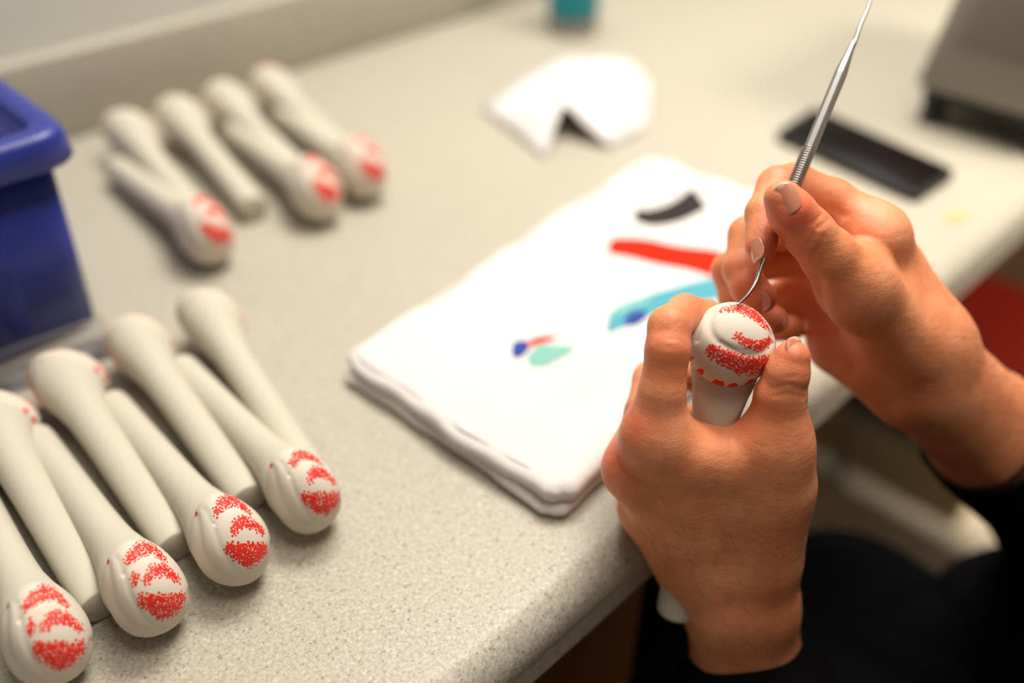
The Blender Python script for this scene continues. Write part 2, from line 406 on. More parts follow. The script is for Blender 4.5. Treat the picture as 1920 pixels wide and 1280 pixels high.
        for aa, sz, tt in {5: ((40, .10, 1.66),), 6: ((40, .10, 1.66),), 7: ((40, .12, 1.62), (62, .12, 1.55), (85, .14, 1.62))}.get(seed, ((-60, .10, 1.7), (-40, .12, 1.72), (-22, .09, 1.72), (125, .06, 1.50), (60, .11, 1.7), (85, .14, 1.72), (40, .10, 1.66))):
            ang = np.abs((ph-np.radians(aa)+np.pi) % (2*np.pi)-np.pi); lip = np.maximum(lip, 1-np.hypot(ang/sz, (th-tt)/.12)*.5)
        rmv = lip; stain = np.exp(-((th-1.45)/.25)**2)*np.clip(np.sin(ph*1+2.2), 0, 1)*.5+np.exp(-(np.hypot(X+.1, Y-.3)/.25)**2)*.25
    mk = mk*front; V = P.reshape(-1, 3); Q = []
    i = np.arange(nt-1)[:, None]*na+np.arange(na)[None, :]; i2 = np.arange(nt-1)[:, None]*na+(np.arange(na)[None, :]+1) % na
    Q = np.stack([i, i+na, i2+na, i2], -1).reshape(-1, 4)
    return V, Q, mk.ravel(), rmv.ravel(), stain.ravel()
def set_attr(me, name, vals):
    a = me.attributes.new(name, 'FLOAT', 'POINT'); a.data.foreach_set('value', np.asarray(vals, np.float32))
def shaft_mesh(kind):
    """narrow square-cut end at z=0, flaring neck; the end is tucked inside the cap"""
    b = bmesh.new(); prof = [(.0094, 0), (.0101, .0008), (.0103, .003), (.0103, .06), (.0104, .085), (.0107, .100), (.0116, .112), (.0138, .124), (.0166, .134), (.0188, .142), (.0192, .149), (.0180, .158), (.013, .166), (.006, .169)]
    zs = [p[1] for p in prof]; rs = [p[0] for p in prof]; zz = sorted(set(list(np.linspace(.002, .169, 80))+[0, .0008])); t = TILTS[kind]; pole = np.array([0, math.sin(t), math.cos(t)]); cc = cap_centre(kind)
    yb = np.array([0, math.cos(t), -math.sin(t)]); xb = np.array([1., 0, 0]); rad = np.array(CAPR[kind])*.90
    rings = []; seg = 64
    for z in zz:
        r0 = np.interp(z, zs, rs); ox = .002*max(0, (z-.10)/.06); ring = []
        kx = .96 if z < .1 else (.96 if kind == 'held' else .96-.06*min(1, (z-.1)/.04))
        for a in np.linspace(0, 2*math.pi, seg, endpoint=False):
            p = np.array([r0*math.cos(a)*kx, ox+r0*math.sin(a), z]); d = p-cc; sp = d@pole
            if sp > -.006 or (kind == 'held' and z > CAPC-.004):
                q = np.array([d@xb, d@yb, sp]); e_ = np.linalg.norm(q/rad)
                k = min(1, max((sp+.006)/.005, (z-CAPC+.004)/.006 if kind == 'held' else 0))
                if e_ > 1: q = q*(1-k)+k*q/e_; p = cc+xb*q[0]+yb*q[1]+pole*q[2]
            ring.append(b.verts.new(Vector(p)))
        rings.append(ring)
    for p, q in zip(rings, rings[1:]):
        for i in range(seg): b.faces.new((p[i], p[(i+1) % seg], q[(i+1) % seg], q[i]))
    b.faces.new(rings[0][::-1]); b.faces.new(rings[-1]); bmesh.ops.recalc_face_normals(b, faces=b.faces)
    me = bpy.data.meshes.new('shaft'); b.to_mesh(me); b.free(); me.materials.append(M['shaft']); me.shade_smooth(); return me
TILTS = {'held': math.radians(64), 'table': math.radians(36)}
CAPR = {'held': (.0200, .0192, .0190), 'table': (.0170, .0228, .0190)}
def cap_centre(kind):
    t = TILTS[kind]; return np.array([0, .001, CAPC])+np.array([0, math.sin(t), math.cos(t)])*(.001 if kind == 'held' else .002)
SHAFTS = {k: shaft_mesh(k) for k in ('held', 'table')}; CAPS = {}
def cap_data(kind, seed):
    if (kind, seed) in CAPS: return CAPS[(kind, seed)]
    V, Q, a, b, c = cap_mesh(kind, seed)
    t = TILTS[kind]; pole = np.array([0, math.sin(t), math.cos(t)]); yb = np.array([0, math.cos(t), -math.sin(t)]); xb = np.array([1., 0, 0])
    Vw = cap_centre(kind)+V[:, :1]*xb+V[:, 1:2]*yb+V[:, 2:]*pole
    me = bpy.data.meshes.new('head'); me.vertices.add(len(V)); me.vertices.foreach_set('co', Vw.astype(np.float32).ravel())
    me.loops.add(Q.size); me.loops.foreach_set('vertex_index', Q.astype(np.int32).ravel()); me.polygons.add(len(Q)); me.polygons.foreach_set('loop_start', np.arange(0, Q.size, 4, dtype=np.int32))
    me.update(calc_edges=True); set_attr(me, 'print_mask', a); set_attr(me, 'rim_mask', b); set_attr(me, 'stain_mask', c)
    G = Vw.reshape(110, 200, 3); MK = a.reshape(110, 200); rg = np.random.default_rng(seed+50); pts = []
    ai = np.arange(200)/200*2*np.pi; cc = cap_centre(kind); spots = []
    cand = rg.random((26000, 2)); ii = np.clip((np.arccos(1-cand[:, 0]*1.02)/1.72*83), 0, 82.99); jj = cand[:, 1]*200
    for fi, fj in zip(ii, jj):
        i0 = int(fi); j0 = int(fj) % 200; j1 = (j0+1) % 200; x_, y_ = fi-i0, fj-int(fj)
        q = (G[i0, j0]*(1-x_)+G[i0+1, j0]*x_)*(1-y_)+(G[i0, j1]*(1-x_)+G[i0+1, j1]*x_)*y_
        mk_ = MK[i0, j0]*(1-x_)+MK[i0+1, j0]*x_
        if mk_ < .25 or rg.random() > (mk_-.1)*1.3: continue
        if spots and np.min(((np.array(spots)-q)**2).sum(1)) < (.00094 if mk_ > .6 else .0013)**2: continue
        spots.append(q); nn = np.cross(G[i0+1, j0]-G[i0, j0], G[i0, j1]-G[i0, j0]); nn /= np.linalg.norm(nn)+1e-12
        if nn@(q-cc) < 0: nn = -nn
        pts.append((q, nn, rg.uniform(.00054, .00080)*(.8+.3*min(1, mk_))))
    bmm = bmesh.new(); bmm.from_mesh(me); bmesh.ops.holes_fill(bmm, edges=[e for e in bmm.edges if e.is_boundary], sides=300); bmesh.ops.recalc_face_normals(bmm, faces=bmm.faces); 
    for q, nn, r_ in pts:
        e1 = np.cross(nn, [.3, .5, .81]); e1 /= np.linalg.norm(e1); e2 = np.cross(nn, e1); el = rg.uniform(.75, 1.3)
        rim = [bmm.verts.new(Vector(q+nn*.00001+r_*(math.cos(t_)*e1*el+math.sin(t_)*e2))) for t_ in np.linspace(0, 2*math.pi, 9)[:-1]]
        mid = bmm.verts.new(Vector(q+nn*.00014)); md = [bmm.verts.new(Vector(q+nn*.00011+.6*r_*(math.cos(t_)*e1*el+math.sin(t_)*e2))) for t_ in np.linspace(0, 2*math.pi, 9)[:-1]]
        for k in range(8):
            for f_ in (bmm.faces.new((rim[k], rim[(k+1) % 8], md[(k+1) % 8], md[k])), bmm.faces.new((md[k], md[(k+1) % 8], mid))): f_.material_index = 1
    bmm.to_mesh(me); bmm.free()
    me.materials.append(M['cap']); me.materials.append(M['dot_ink']); me.shade_smooth(); CAPS[(kind, seed)] = me; return me
def frame_quat(z, y):
    z = Vector(z).normalized(); y = Vector(y); y = (y-z*y.dot(z)).normalized(); x = y.cross(z)
    return Matrix((x, y, z)).transposed().to_quaternion()
def bone(base, top, up, label, kind='table', seed=1, group=None):
    q = frame_quat(np.array(top)-np.array(base), up); e = empty('replica_bone', base, q)
    for nm, me in (('shaft', SHAFTS[kind]), ('head', cap_data(kind, seed))):
        o = bpy.data.objects.new(nm, me); C.objects.link(o); o.parent = e
        if nm == 'head': o['label'] = 'domed cap with patches of red dots'
    tag(e, label, 'bone replica', group); return e
def lying(hx, ex, label, seed, group, roll=0, k=1.0):
    """hx, ex: sight lines of head centre and narrow end"""
    Hh = T(*hx, z=.0195*k); E = T(*ex, z=.0100*k); d = Hh-E; d /= np.linalg.norm(d)
    d2 = np.array([d[0], d[1], 0]); d2 /= np.linalg.norm(d2); pit = math.asin((.0215-.0102)/CAPC); L_ = CAPC*k; d = d2*math.cos(pit)+np.array([0, 0, math.sin(pit)])
    base = Hh-d*L_; base[2] = .0102*k; up = Matrix.Rotation(roll, 3, Vector(d)) @ Vector((0, 0, 1))
    e = bone(base, base+d*CAPC, up, label, 'table', seed, group); e.scale = (k, k, k); return e
G1 = 'replica bones packed head to tail in the near row'; G2 = 'replica bones in the far row'
ROLL = math.radians(135)
near = [((568, 925), (352, 705), 'near-row replica bone whose dotted head is furthest right, facing the towel', 1, .05),
        ((430, 1018), (222, 775), 'near-row replica bone with the second dotted head left of the towel', 4, .0),
        ((273, 1108), (76, 838), 'near-row replica bone with the third dotted head, between two others at the worktop front', 2, 0),
        ((88, 1195), (-62, 905), 'replica bone whose large dotted head lies in the lower left corner', 3, -.05),
        ((395, 605), (556, 852), 'near-row replica bone pointing its head away, rightmost of those nearest the towel', 5, ROLL),
        ((262, 655), (465, 935), 'near-row replica bone pointing its head away, second from the right', 6, ROLL),
        ((124, 722), (318, 1005), 'near-row replica bone pointing its head away, just right of the blue bin corner', 7, math.radians(112)),
        ((-12, 800), (168, 1098), 'near-row replica bone pointing its red-striped head away at the left picture edge', 8, math.radians(112))]
for h_, e_, lb, sd, rl in near: lying(h_, e_, lb, sd, G1, rl)
far = [((383, 440), (240, 335), 'blurred far-row replica bone lying leftmost with its dotted head towards the camera', 1, 0),
       ((590, 362), (428, 240), 'blurred far-row replica bone with the middle of the three near-facing dotted heads', 4, 0),
       ((676, 322), (505, 195), 'blurred far-row replica bone furthest right with its dotted head towards the camera', 1, 0),
       ((247, 258), (400, 440), 'blurred far-row replica bone with the leftmost head that points at the wall', 5, ROLL),
       ((342, 230), (472, 385), 'blurred far-row replica bone pointing at the wall, its square end showing in a gap', 6, ROLL),
       ((430, 200), (575, 340), 'blurred far-row replica bone pointing at the wall, third head from the left', 7, ROLL),
       ((516, 172), (655, 300), 'blurred far-row replica bone pointing at the wall, head furthest right', 8, ROLL)]
for h_, e_, lb, sd, rl in far: lying(h_, e_, lb, sd, G2, rl, 1.13)
HH = D(1368, 645, .420); HB = min((D(1266, 1150, d_) for d_ in np.linspace(.44, .48, 81)), key=lambda q: abs(np.linalg.norm(q-HH)-.148) if q[1] > 0 else 9); ax = (HH-HB)/np.linalg.norm(HH-HB)
HBASE = HH-ax*CAPC
bone(HBASE, HH, O_-HH+np.array([.07, 0, 0]), 'replica bone held upright in the left hand, its dotted head being picked with a tool', 'held', 11)

# ================================================================ THINGS ON THE WORKTOP
# towel: two folded layers
tn, tl, tf = T(1052, 992), T(636, 712), T(1218, 318); tr = tn+tf-tl
e = empty('folded_towel', (tn+tl+tf+tr)/4*np.array([1, 1, 0])); cen = (tn+tl+tf+tr)/4
def layer(s, z0, z1, r, bev, dx=0):
    cs = [cen+(c-cen)*s+np.array([dx, dx, 0]) for c in (tn, tr, tf, tl)]
    b = bmesh.new(); prism(b, roundrect(cs, r, 8), z0, z1, bev, 4); return b
def towel_f(x, y, amp=.0012, seed=3): return amp*(math.sin(x*55+seed)*math.cos(y*47+seed*2)+.6*math.sin(x*120-y*90+seed))
def dense_layer(name, s, z0, z1, r, bev, parent, amp=.0012, seed=0):
    """rounded slab with its own softly uneven top"""
    cs = [cen+(c-cen)*s for c in (tn, tr, tf, tl)]; b = bmesh.new()
    out = roundrect(cs, r, 20); pts = []
    for i in range(len(out)):
        a, c = out[i], out[(i+1) % len(out)]; k = max(1, int(np.linalg.norm(c-a)/.006))
        pts += [a+(c-a)*j/k for j in range(k)]
    c2 = cen[:2]; rings = []
    hgt = z1-z0; prof = [(-.0035, 0), (-.001, hgt*.2), (0, hgt*.5), (-.001, hgt*.78), (-.004, hgt*.96), (-.008, hgt)]
    def inset(p, q, d):
        return p
    n = len(pts); P = np.array(pts); ph_ = np.linspace(0, 2*np.pi, n, endpoint=False)
    P = P+(P-c2)/np.linalg.norm(P-c2, axis=1)[:, None]*(.0013*np.sin(7*ph_+seed)+.0009*np.sin(17*ph_+2*seed)+.0005*np.sin(41*ph_))[:, None]; tang = np.roll(P, -1, 0)-np.roll(P, 1, 0); tang /= np.linalg.norm(tang, axis=1)[:, None]; nr = np.stack([tang[:, 1], -tang[:, 0]], 1)
    if ((P-c2)*nr).sum() < 0: nr = -nr
    lev = [(o, z0+zz) for o, zz in prof]
    f = lambda x, y: towel_f(x, y, amp, seed)
    for o, z in lev: rings.append([b.verts.new((*(p+q*o), z+f(*(p+q*o))*max(0, (z-z0)/hgt))) for p, q in zip(P, nr)])
    base = P+nr*(-.008)
    for t in np.linspace(.97, .03, 40):
        ring = []
        for p in base: 
            x, y = c2+(p-c2)*t; ring.append(b.verts.new((x, y, z1+f(x, y))))
        rings.append(ring)
    for A, B in zip(rings, rings[1:]):
        for i in range(n): b.faces.new((A[i], A[(i+1) % n], B[(i+1) % n], B[i]))
    b.faces.new(rings[0][::-1]); b.faces.new(rings[-1]); bmesh.ops.recalc_face_normals(b, faces=b.faces)
    o = obj(name, b, M['terry'], parent)
    rm_ = o.modifiers.new('weld', 'REMESH'); rm_.mode = 'VOXEL'; rm_.voxel_size = .0013; rm_.use_smooth_shade = True
    sm_ = o.modifiers.new('soft', 'SMOOTH'); sm_.iterations = 8; sm_.factor = .5
    return o, P, nr
dense_layer('bottom_fold', 1.0, .0005, .0085, .016, .003, e, seed=1)
_, P, nr = dense_layer('top_fold', .992, .0078, .0185, .015, .004, e, seed=3)
b = bmesh.new(); tube(b, [(*(p+q*(-.0065)), .0180) for p, q in zip(P, nr)][::2]+[(*(P[0]+nr[0]*(-.0065)), .0180)], .00045, 6)
obj('hem_stitching', b, M['seam'], e)
ZT = .0192
def on_towel(strip, m, name, lab, h=.0007):
    """a printed stroke that follows the surface of the cloth"""
    L, Rr = strip; b = bmesh.new(); rows = []
    for l, r in zip(L, Rr):
        row = []
        for t in np.linspace(0, 1, 7):
            p = T(*(l*(1-t)+r*t), z=.0187); row.append(b.verts.new((p[0], p[1], .0185+towel_f(p[0], p[1])+h)))
        rows.append(row)
    for A, B in zip(rows, rows[1:]):
        for i in range(6): b.faces.new((A[i], A[i+1], B[i+1], B[i]))
    r = bmesh.ops.extrude_face_region(b, geom=b.faces[:]); bmesh.ops.translate(b, verts=[q for q in r['geom'] if isinstance(q, bmesh.types.BMVert)], vec=(0, 0, -.0012)); bmesh.ops.recalc_face_normals(b, faces=b.faces)
    o = obj(name, b, m, e, False); o['label'] = lab; return o
def strokepoly(pts, ws):
    P = [np.array(p, float) for p in catmull([(*p, 0) for p in pts], 6)]; n = len(P); L = []; Rr = []
    for i, p in enumerate(P):
        d = P[min(i+1, n-1)]-P[max(i-1, 0)]; d /= np.linalg.norm(d); q = np.array([-d[1], d[0]]); w = np.interp(i/(n-1), np.linspace(0, 1, len(ws)), ws)*.66
        L.append(p[:2]+q*w); Rr.append(p[:2]-q*w)
    return L, Rr
on_towel(strokepoly([(1190, 398), (1225, 406), (1270, 397), (1312, 372)], (12, 26, 30, 38)), M['p_black'], 'printed_motif', 'black arc printed on the towel')
on_towel(strokepoly([(1142, 458), (1160, 463), (1240, 476), (1350, 494)], (14, 27, 30, 36)), M['p_red'], 'printed_motif', 'red bar printed on the towel')
on_towel(strokepoly([(1140, 622), (1168, 592), (1215, 572), (1265, 556), (1350, 538)], (5, 34, 26, 22, 36)), M['p_teal'], 'printed_motif', 'teal curved stroke printed on the towel')
on_towel(strokepoly([(1172, 606), (1190, 596), (1212, 588)], (8, 20, 7)), M['p_blue'], 'printed_motif', 'navy spot printed beside the teal stroke', .0011)
on_towel(strokepoly([(1142, 588), (1170, 578), (1220, 560)], (4, 9, 4)), M['p_mint'], 'printed_motif', 'mint line printed above the teal stroke', .0009)
on_towel(strokepoly([(992, 676), (1020, 664), (1075, 652)], (12, 28, 5)), M['p_mint'], 'printed_motif', 'mint leaf printed near the towel middle')
on_towel(strokepoly([(966, 670), (974, 655), (990, 648)], (8, 22, 9)), M['p_blue'], 'printed_motif', 'small blue spot printed beside the mint leaf')
on_towel(strokepoly([(990, 648), (1010, 640), (1040, 634)], (5, 8, 3)), M['p_red'], 'printed_motif', 'fine red tick printed above the mint leaf')
tag(e, 'thick white folded towel with printed coloured strokes on the worktop', 'towel')

# phone
pc = [T(1524, 214), T(1790, 334), T(1715, 384), T(1450, 263)]
e = empty('smartphone', sum(pc)/4)
b = bmesh.new(); prism(b, roundrect(pc, .010, 6), .0004, .0082, .0015, 3); obj('case', b, M['black'], e)
c4 = sum(pc)/4; b = bmesh.new(); prism(b, roundrect([c4+(p-c4)*.95 for p in pc], .007, 6), .0080, .0086, .0002, 1); obj('screen', b, M['glass'], e)
tag(e, 'black smartphone lying face up near the front edge of the worktop', 'phone')

# folded paper
e = empty('folded_paper', T(1080, 220))
pp = dict(A=T(903, 205, .001), B=T(1022, 297, .001), C=T(1052, 108, .022), Dd=T(1058, 196, .030), E=T(1140, 277, .002), Fp=T(1212, 240, .002), G=T(1222, 160, .004), Hh=T(1185, 112, .008), B2=T(1052, 205, .028), A2=T(975, 150, .012))
b = bmesh.new(); v = {k: b.verts.new(Vector(p)) for k, p in pp.items()}
f1 = b.faces.new([v[k] for k in ('A', 'B', 'B2', 'C', 'A2')]); f2 = b.faces.new([v[k] for k in ('C', 'B2', 'Dd', 'E', 'Fp', 'G', 'Hh')])
bmesh.ops.triangulate(b, faces=b.faces[:]); bmesh.ops.subdivide_edges(b, edges=b.edges[:], cuts=4, use_grid_fill=True)
for q in b.verts: q.co.z = max(.0012, q.co.z+.0016*math.sin(q.co.x*140)*math.cos(q.co.y*120))
o = obj('folded_paper_sheet', b, M['paper'], None); bpy.data.objects.remove(e); o.name = 'folded_paper'
sm_ = o.modifiers.new('thick', 'SOLIDIFY'); sm_.thickness = .0009; sm_.offset = 1
tag(o, 'white paper towel folded into a small tent behind the towel', 'paper')

# blue bin
def bin_():
    e = empty('storage_bin', W(-.04, .68, 0))
    def ring(b, u0, u1, n0, n1, z, r, k=8):
        cs = [W(u0, n0), W(u1, n0), W(u1, n1), W(u0, n1)]; return [b.verts.new((p[0], p[1], z)) for p in roundrect(cs, r, k)]
    b = bmesh.new(); u0, u1, n0, n1 = -.26, .147, .542, .79
    L = []
    for z, o, r in ((.0008, -.004, .012), (.003, 0, .015), (.122, .004, .016)): L.append(ring(b, u0-o, u1+o, n0-o, n1+o, z, r))
    for z, o, r in ((.122, .001, .016), (.006, -.004, .013)): L.append(ring(b, u0-o, u1+o, n0-o, n1+o, z, r))
    n = len(L[0])
    for A, B in zip(L, L[1:]):
        for i in range(n): b.faces.new((A[i], A[(i+1) % n], B[(i+1) % n], B[i]))
    b.faces.new(L[0][::-1]); b.faces.new(L[-1]); bmesh.ops.recalc_face_normals(b, faces=b.faces); obj('tub', b, M['blue'], e)
    b = bmesh.new(); L = []
    for z, o, r in ((.121, .0045, .018), (.119, .0150, .024), (.121, .0165, .025), (.136, .0150, .024), (.1395, .0125, .022), (.1400, .0100, .020), (.1400, .001, .016), (.137, -.002, .014), (.128, -.0035, .013), (.128, -.012, .010), (.121, -.013, .010), (.1205, .0040, .017)): L.append(ring(b, u0-o, u1+o, n0-o, n1+o, z, r))
    L.append(L[0])
    for A, B in zip(L, L[1:]):
        for i in range(n): b.faces.new((A[i], A[(i+1) % n], B[(i+1) % n], B[i]))
    bmesh.ops.recalc_face_normals(b, faces=b.faces); obj('rim', b, M['blue'], e)
    for k in range(6):
        uu = -.2+k*.06; b = bmesh.new(); ubox(b, uu-.006, uu+.006, .5400, .5435, .015, .118, .001); obj('rib', b, M['blue'], e)
    tag(e, 'deep blue plastic storage bin with a thick rim at the left edge', 'bin')
bin_()

# clear tray wall behind the near row
e = empty('clear_tray', T(90, 660))
a = T(-60, 722, .0); c = T(206, 628, .0); d = (c-a)/np.linalg.norm(c-a); q = np.array([-d[1], d[0], 0])
b = bmesh.new(); box(b, (a+c)/2+np.array([0, 0, .0085])-q*.001, (np.linalg.norm(c-a), .0016, .016), np.array([d, q, [0, 0, 1]]), .0005); obj('side_wall', b, M['screen'], e)
b = bmesh.new(); box(b, (a+c)/2-q*.013+np.array([0, 0, .0006]), (np.linalg.norm(c-a), .024, .0009), np.array([d, q, [0, 0, 1]])); obj('tray_base', b, M['screen'], e)
tag(e, 'low clear plastic tray edge between the blue bin and the near bones', 'tray')

# bottle
bp = W(.80, .715, 0); e = empty('bottle', bp)
b = bmesh.new(); lathe(b, [(.026, .0005), (.0285, .002), (.029, .006), (.029, .020), (.0285, .021)], bp); obj('base_ring', b, M['steel'], e)
b = bmesh.new(); lathe(b, [(.0275, .0205), (.030, .022), (.030, .15), (.027, .17), (.018, .185), (.016, .19)], bp); obj('body', b, M['teal'], e)
b = bmesh.new(); lathe(b, [(.017, .1905), (.018, .192), (.018, .215), (.015, .218)], bp); obj('lid', b, M['black'], e)
tag(e, 'teal bottle with a silver base ring, standing far back at the top edge', 'bottle')

# grey appliance
e = empty('grey_appliance', W(.95, .245, 0))
b = bmesh.new(); ubox(b, .838, 1.10, .186, .322, .034, .27, .006, 3); 
for v_ in b.verts:
    sh = -.17*(v_.co.z-.034); v_.co.x += -sh*SU if False else sh*(-SU); v_.co.y += sh*CU
obj('housing', b, M['grey'], e)
b = bmesh.new(); ubox(b, .8355, .8385, .205, .303, .08, .24, .001)
for v_ in b.verts:
    sh = -.17*(v_.co.z-.034); v_.co.x += sh*(-SU); v_.co.y += sh*CU
obj('front_panel', b, m_plastic('grey_panel', (.21, .19, .16), .45), e)
for uu in (.855, 1.08):
    for nn in (.202, .302):
        b = bmesh.new(); lathe(b, [(.011, .0005), (.012, .003), (.012, .0245)], W(uu, nn)); obj('foot', b, M['black'], e)
b = bmesh.new(); ubox(b, .846, 1.09, .192, .314, .022, .0342, .002); obj('chassis', b, M['black'], e)
tag(e, 'grey metal box appliance on black feet in the top right corner', 'appliance')

# tan slip on the worktop
c_ = T(1792, 408); b = bmesh.new(); prism(b, roundrect([c_+W(x, y) for x, y in ((-.012, -.006), (.012, -.008), (.013, .006), (-.010, .008))], .004), .0003, .0008)
o = obj('paper_scrap', b, M['tan'], None, False); tag(o, 'tiny tan scrap on the worktop in front of the smartphone', 'paper')

# red padded stool under the counter
sc = W(1.14, .19, -.90); e = empty('padded_bench', sc)
b = bmesh.new(); ubox(b, .975, 1.320, -.10, .46, -.455, -.385, .022, 4); obj('seat', b, M['red'], e)
b = bmesh.new(); ubox(b, .99, 1.305, -.085, .445, -.485, -.456, .003); obj('frame', b, M['black'], e)
for uu in (1.005, 1.29):
    for nn in (-.07, .43): b = bmesh.new(); tube(b, [W(uu, nn, -.486), W(uu, nn, -.899)], .011); obj('leg', b, M['steel'], e)
tag(e, 'dark red padded bench under the worktop beyond the right arm', 'bench')

# ================================================================ PICKING TOOL
t0, t1 = D(1500, 330, .4275), D(1592, 100, .440)
e = empty('picking_tool', t0)
dirv = (t1-t0)/np.linalg.norm(t1-t0)
b = bmesh.new(); low = D(1452, 440, .4225)
lathe(b, [(.0012, 0), (.0022, .004), (.0029, .010), (.0030, .012), (.0030, np.linalg.norm(t1-low)-.012), (.0028, np.linalg.norm(t1-low)-.009), (.0014, np.linalg.norm(t1-low)+.004), (.0011, np.linalg.norm(t1-low)+.007)], low, t1-low, seg=8)
obj('handle', b, M['steel'], e, False)
b = bmesh.new()
for k in range(26): lathe(b, [(.00305, 0), (.0034, .0004), (.00305, .0008)], low+dirv*(.0135+.0013*k), dirv, seg=20)
obj('knurled_grip', b, M['steel'], e)
b = bmesh.new(); tube(b, catmull([D(1592, 102, .440), D(1602, 80, .4412), D(1613, 48, .443), D(1626, 18, .445), D(1634, -12, .4465), D(1636, -60, .448)], 6), list(np.linspace(.0013, .0006, 31)), 10); obj('upper_wire', b, M['steel'], e)
b = bmesh.new(); tube(b, catmull([low+dirv*.002, D(1441, 468, .4215), D(1427, 500, .420), D(1417, 530, .4175), D(1402, 553, .4125), D(1383, 572, .4065)], 6), list(np.linspace(.0014, .0006, 31)), 10); obj('hooked_tip', b, M['steel'], e)
tag(e, 'slim steel double-ended picking tool held in the right hand', 'hand tool')

# ================================================================ THE PERSON
def J(*a): return D(*a)
PE = empty('person', W(.45, -.30, -.90))
h = .0008
# ---- left hand (lower hand, seen from its back)
def left_hand():
    pts = [J(1140, 560, .40), J(1520, 560, .40), J(1405, 1400, .56), J(1180, 900, .54), J(1520, 640, .52), J(1143, 880, .40), J(1530, 900, .40)]
    lo = np.min(pts, 0)-.022; hi = np.max(pts, 0)+.022; Fd = Field(lo, hi, h); P = Fd.new()
    wl, wr = J(1352, 1130, .470), J(1422, 1130, .470); el, er = J(1366, 1270, .498), J(1440, 1270, .498); fl, fr = J(1385, 1420, .535), J(1458, 1420, .535)
    for a, bb in ((wl, el), (wr, er), (el, fl), (er, fr)): Fd.cone(P, a, bb, .0180 if a is wl or a is wr else .0195, .0195 if bb is el or bb is er else .023, .010)
    Fd.cone(P, J(1392, 1130, .470), J(1408, 1270, .500), .019, .021, .012)
    # carpus and metacarpals
    Fd.cone(P, wl, J(1290, 985, .452), .0185, .0180, .012); Fd.cone(P, wr, J(1420, 1000, .452), .0185, .0190, .012)
    Fd.cone(P, J(1320, 1040, .458), J(1228, 826, .417), .0180, .0128, .012)
    Fd.cone(P, J(1310, 1060, .464), J(1192, 884, .434), .0180, .0128, .012)
    Fd.cone(P, J(1308, 1060, .470), J(1214, 950, .458), .0170, .0125, .012)
    Fd.cone(P, J(1320, 1080, .476), J(1258, 1010, .478), .0170, .0125, .012)
    Fd.cone(P, J(1300, 960, .446), J(1435, 940, .440), .0170, .0175, .012)
    Fd.cone(P, J(1300, 905, .432), J(1440, 905, .433), .0160, .0165, .014)
    Fd.cone(P, J(1275, 860, .420), J(1400, 868, .422), .0125, .0120, .012)
    Fd.cone(P, J(1262, 832, .416), J(1300, 850, .418), .0108, .0112, .010)
    Fd.cone(P, J(1300, 850, .420), J(1370, 858, .424), .0112, .0108, .010)
    Fd.cone(P, J(1370, 860, .424), J(1425, 842, .420), .0108, .0112, .010)
    Fd.cone(P, J(1425, 1040, .454), J(1448, 900, .430), .0190, .0165, .012)
    Fd.cone(P, J(1448, 900, .430), J(1457, 830, .418), .0165, .0142, .010)
    Fd.ell(P, J(1218, 812, .411), (.0085, .0085, .0075), k=.012)             # knuckles
    Fd.ell(P, J(1180, 872, .428), (.0085, .0085, .0080), k=.012)
    res = P.copy()
    fingers = [  # joints, radii, blend
        ([J(1457, 835, .419), J(1463, 742, .409), J(1476, 700, .404), J(1485, 671, .402)], [.0142, .0112, .0094, .0080], .012),
        ([J(1228, 820, .416), J(1241, 735, .406), J(1252, 655, .402), J(1255, 612, .405), J(1285, 587, .419), J(1325, 590, .433)], [.0125,   .0103, .0096, .0092, .0086, .0076], .012),
        ([J(1192, 880, .434), J(1212, 775, .440), J(1224, 712, .452), J(1285, 700, .476), J(1345, 715, .482)], [.0125, .0103, .0096, .0086, .0078], .012),
        ([J(1214, 950, .458), J(1208, 850, .474), J(1222, 800, .484), J(1290, 790, .500), J(1345, 800, .500)], [.0122, .0100, .0094, .0085, .0076], .011),
        ([J(1258, 1010, .478), J(1236, 925, .497), J(1248, 885, .506), J(1300, 880, .516), J(1345, 890, .512)], [.0115, .0090, .0084, .0076, .0068], .010)]
    for pts, rad, k in fingers:
        A = Fd.new(); Fd.chain(A, pts, rad, .003); w = Fd.win(pts, .016, .016); res[w] = np.minimum(res[w], smin(P[w], A[w], k))
    w = Fd.win([J(1485, 665, .402)], .01, .01)
    V, Q = surface_nets(res, Fd.lo, h); V = relax(V, Q, 5); N = normals(V, Q)
    cr = [([J(1445, 730, .398), J(1480, 722, .394), J(1512, 732, .400)], .0009, .0005), ([J(1450, 742, .398), J(1482, 738, .396), J(1510, 745, .400)], .0008, .0004), ([J(1455, 712, .395), J(1495, 706, .393)], .0008, .0003),
          ([J(1215, 655, .394), J(1245, 648, .391), J(1275, 655, .394)], .0008, .0002), ([J(1213, 640, .394), J(1245, 632, .391), J(1275, 638, .394)], .0007, .0002), ([J(1218, 625, .396), J(1248, 616, .394)], .0009, .0003),
          ([J(1262, 600, .402), J(1272, 575, .405)], .0009, .0004),
          ([J(1290, 1020, .440), J(1360, 1035, .434), J(1440, 1030, .438)], .0016, .0005), ([J(1310, 1060, .446), J(1370, 1072, .440), J(1450, 1062, .444)], .0015, .0005), ([J(1310, 1105, .45), J(1390, 1112, .446), J(1470, 1100, .45)], .0014, .0004)]
    for pl, wd, dp in cr:
        dd = segdist(V, pl); V = V-N*(dp*np.exp(-(dd/ (wd*1.6))**2))[:, None]
    # tendons
    for a, bb, amp in ((J(1230, 830, .404), J(1335, 1040, .435), .0007), (J(1200, 890, .42), J(1325, 1050, .44), .0006), (J(1450, 860, .405), J(1425, 1020, .43), .0006)):
        dd = segdist(V, [a, bb]); V = V+N*(amp*np.exp(-(dd/.004)**2))[:, None]
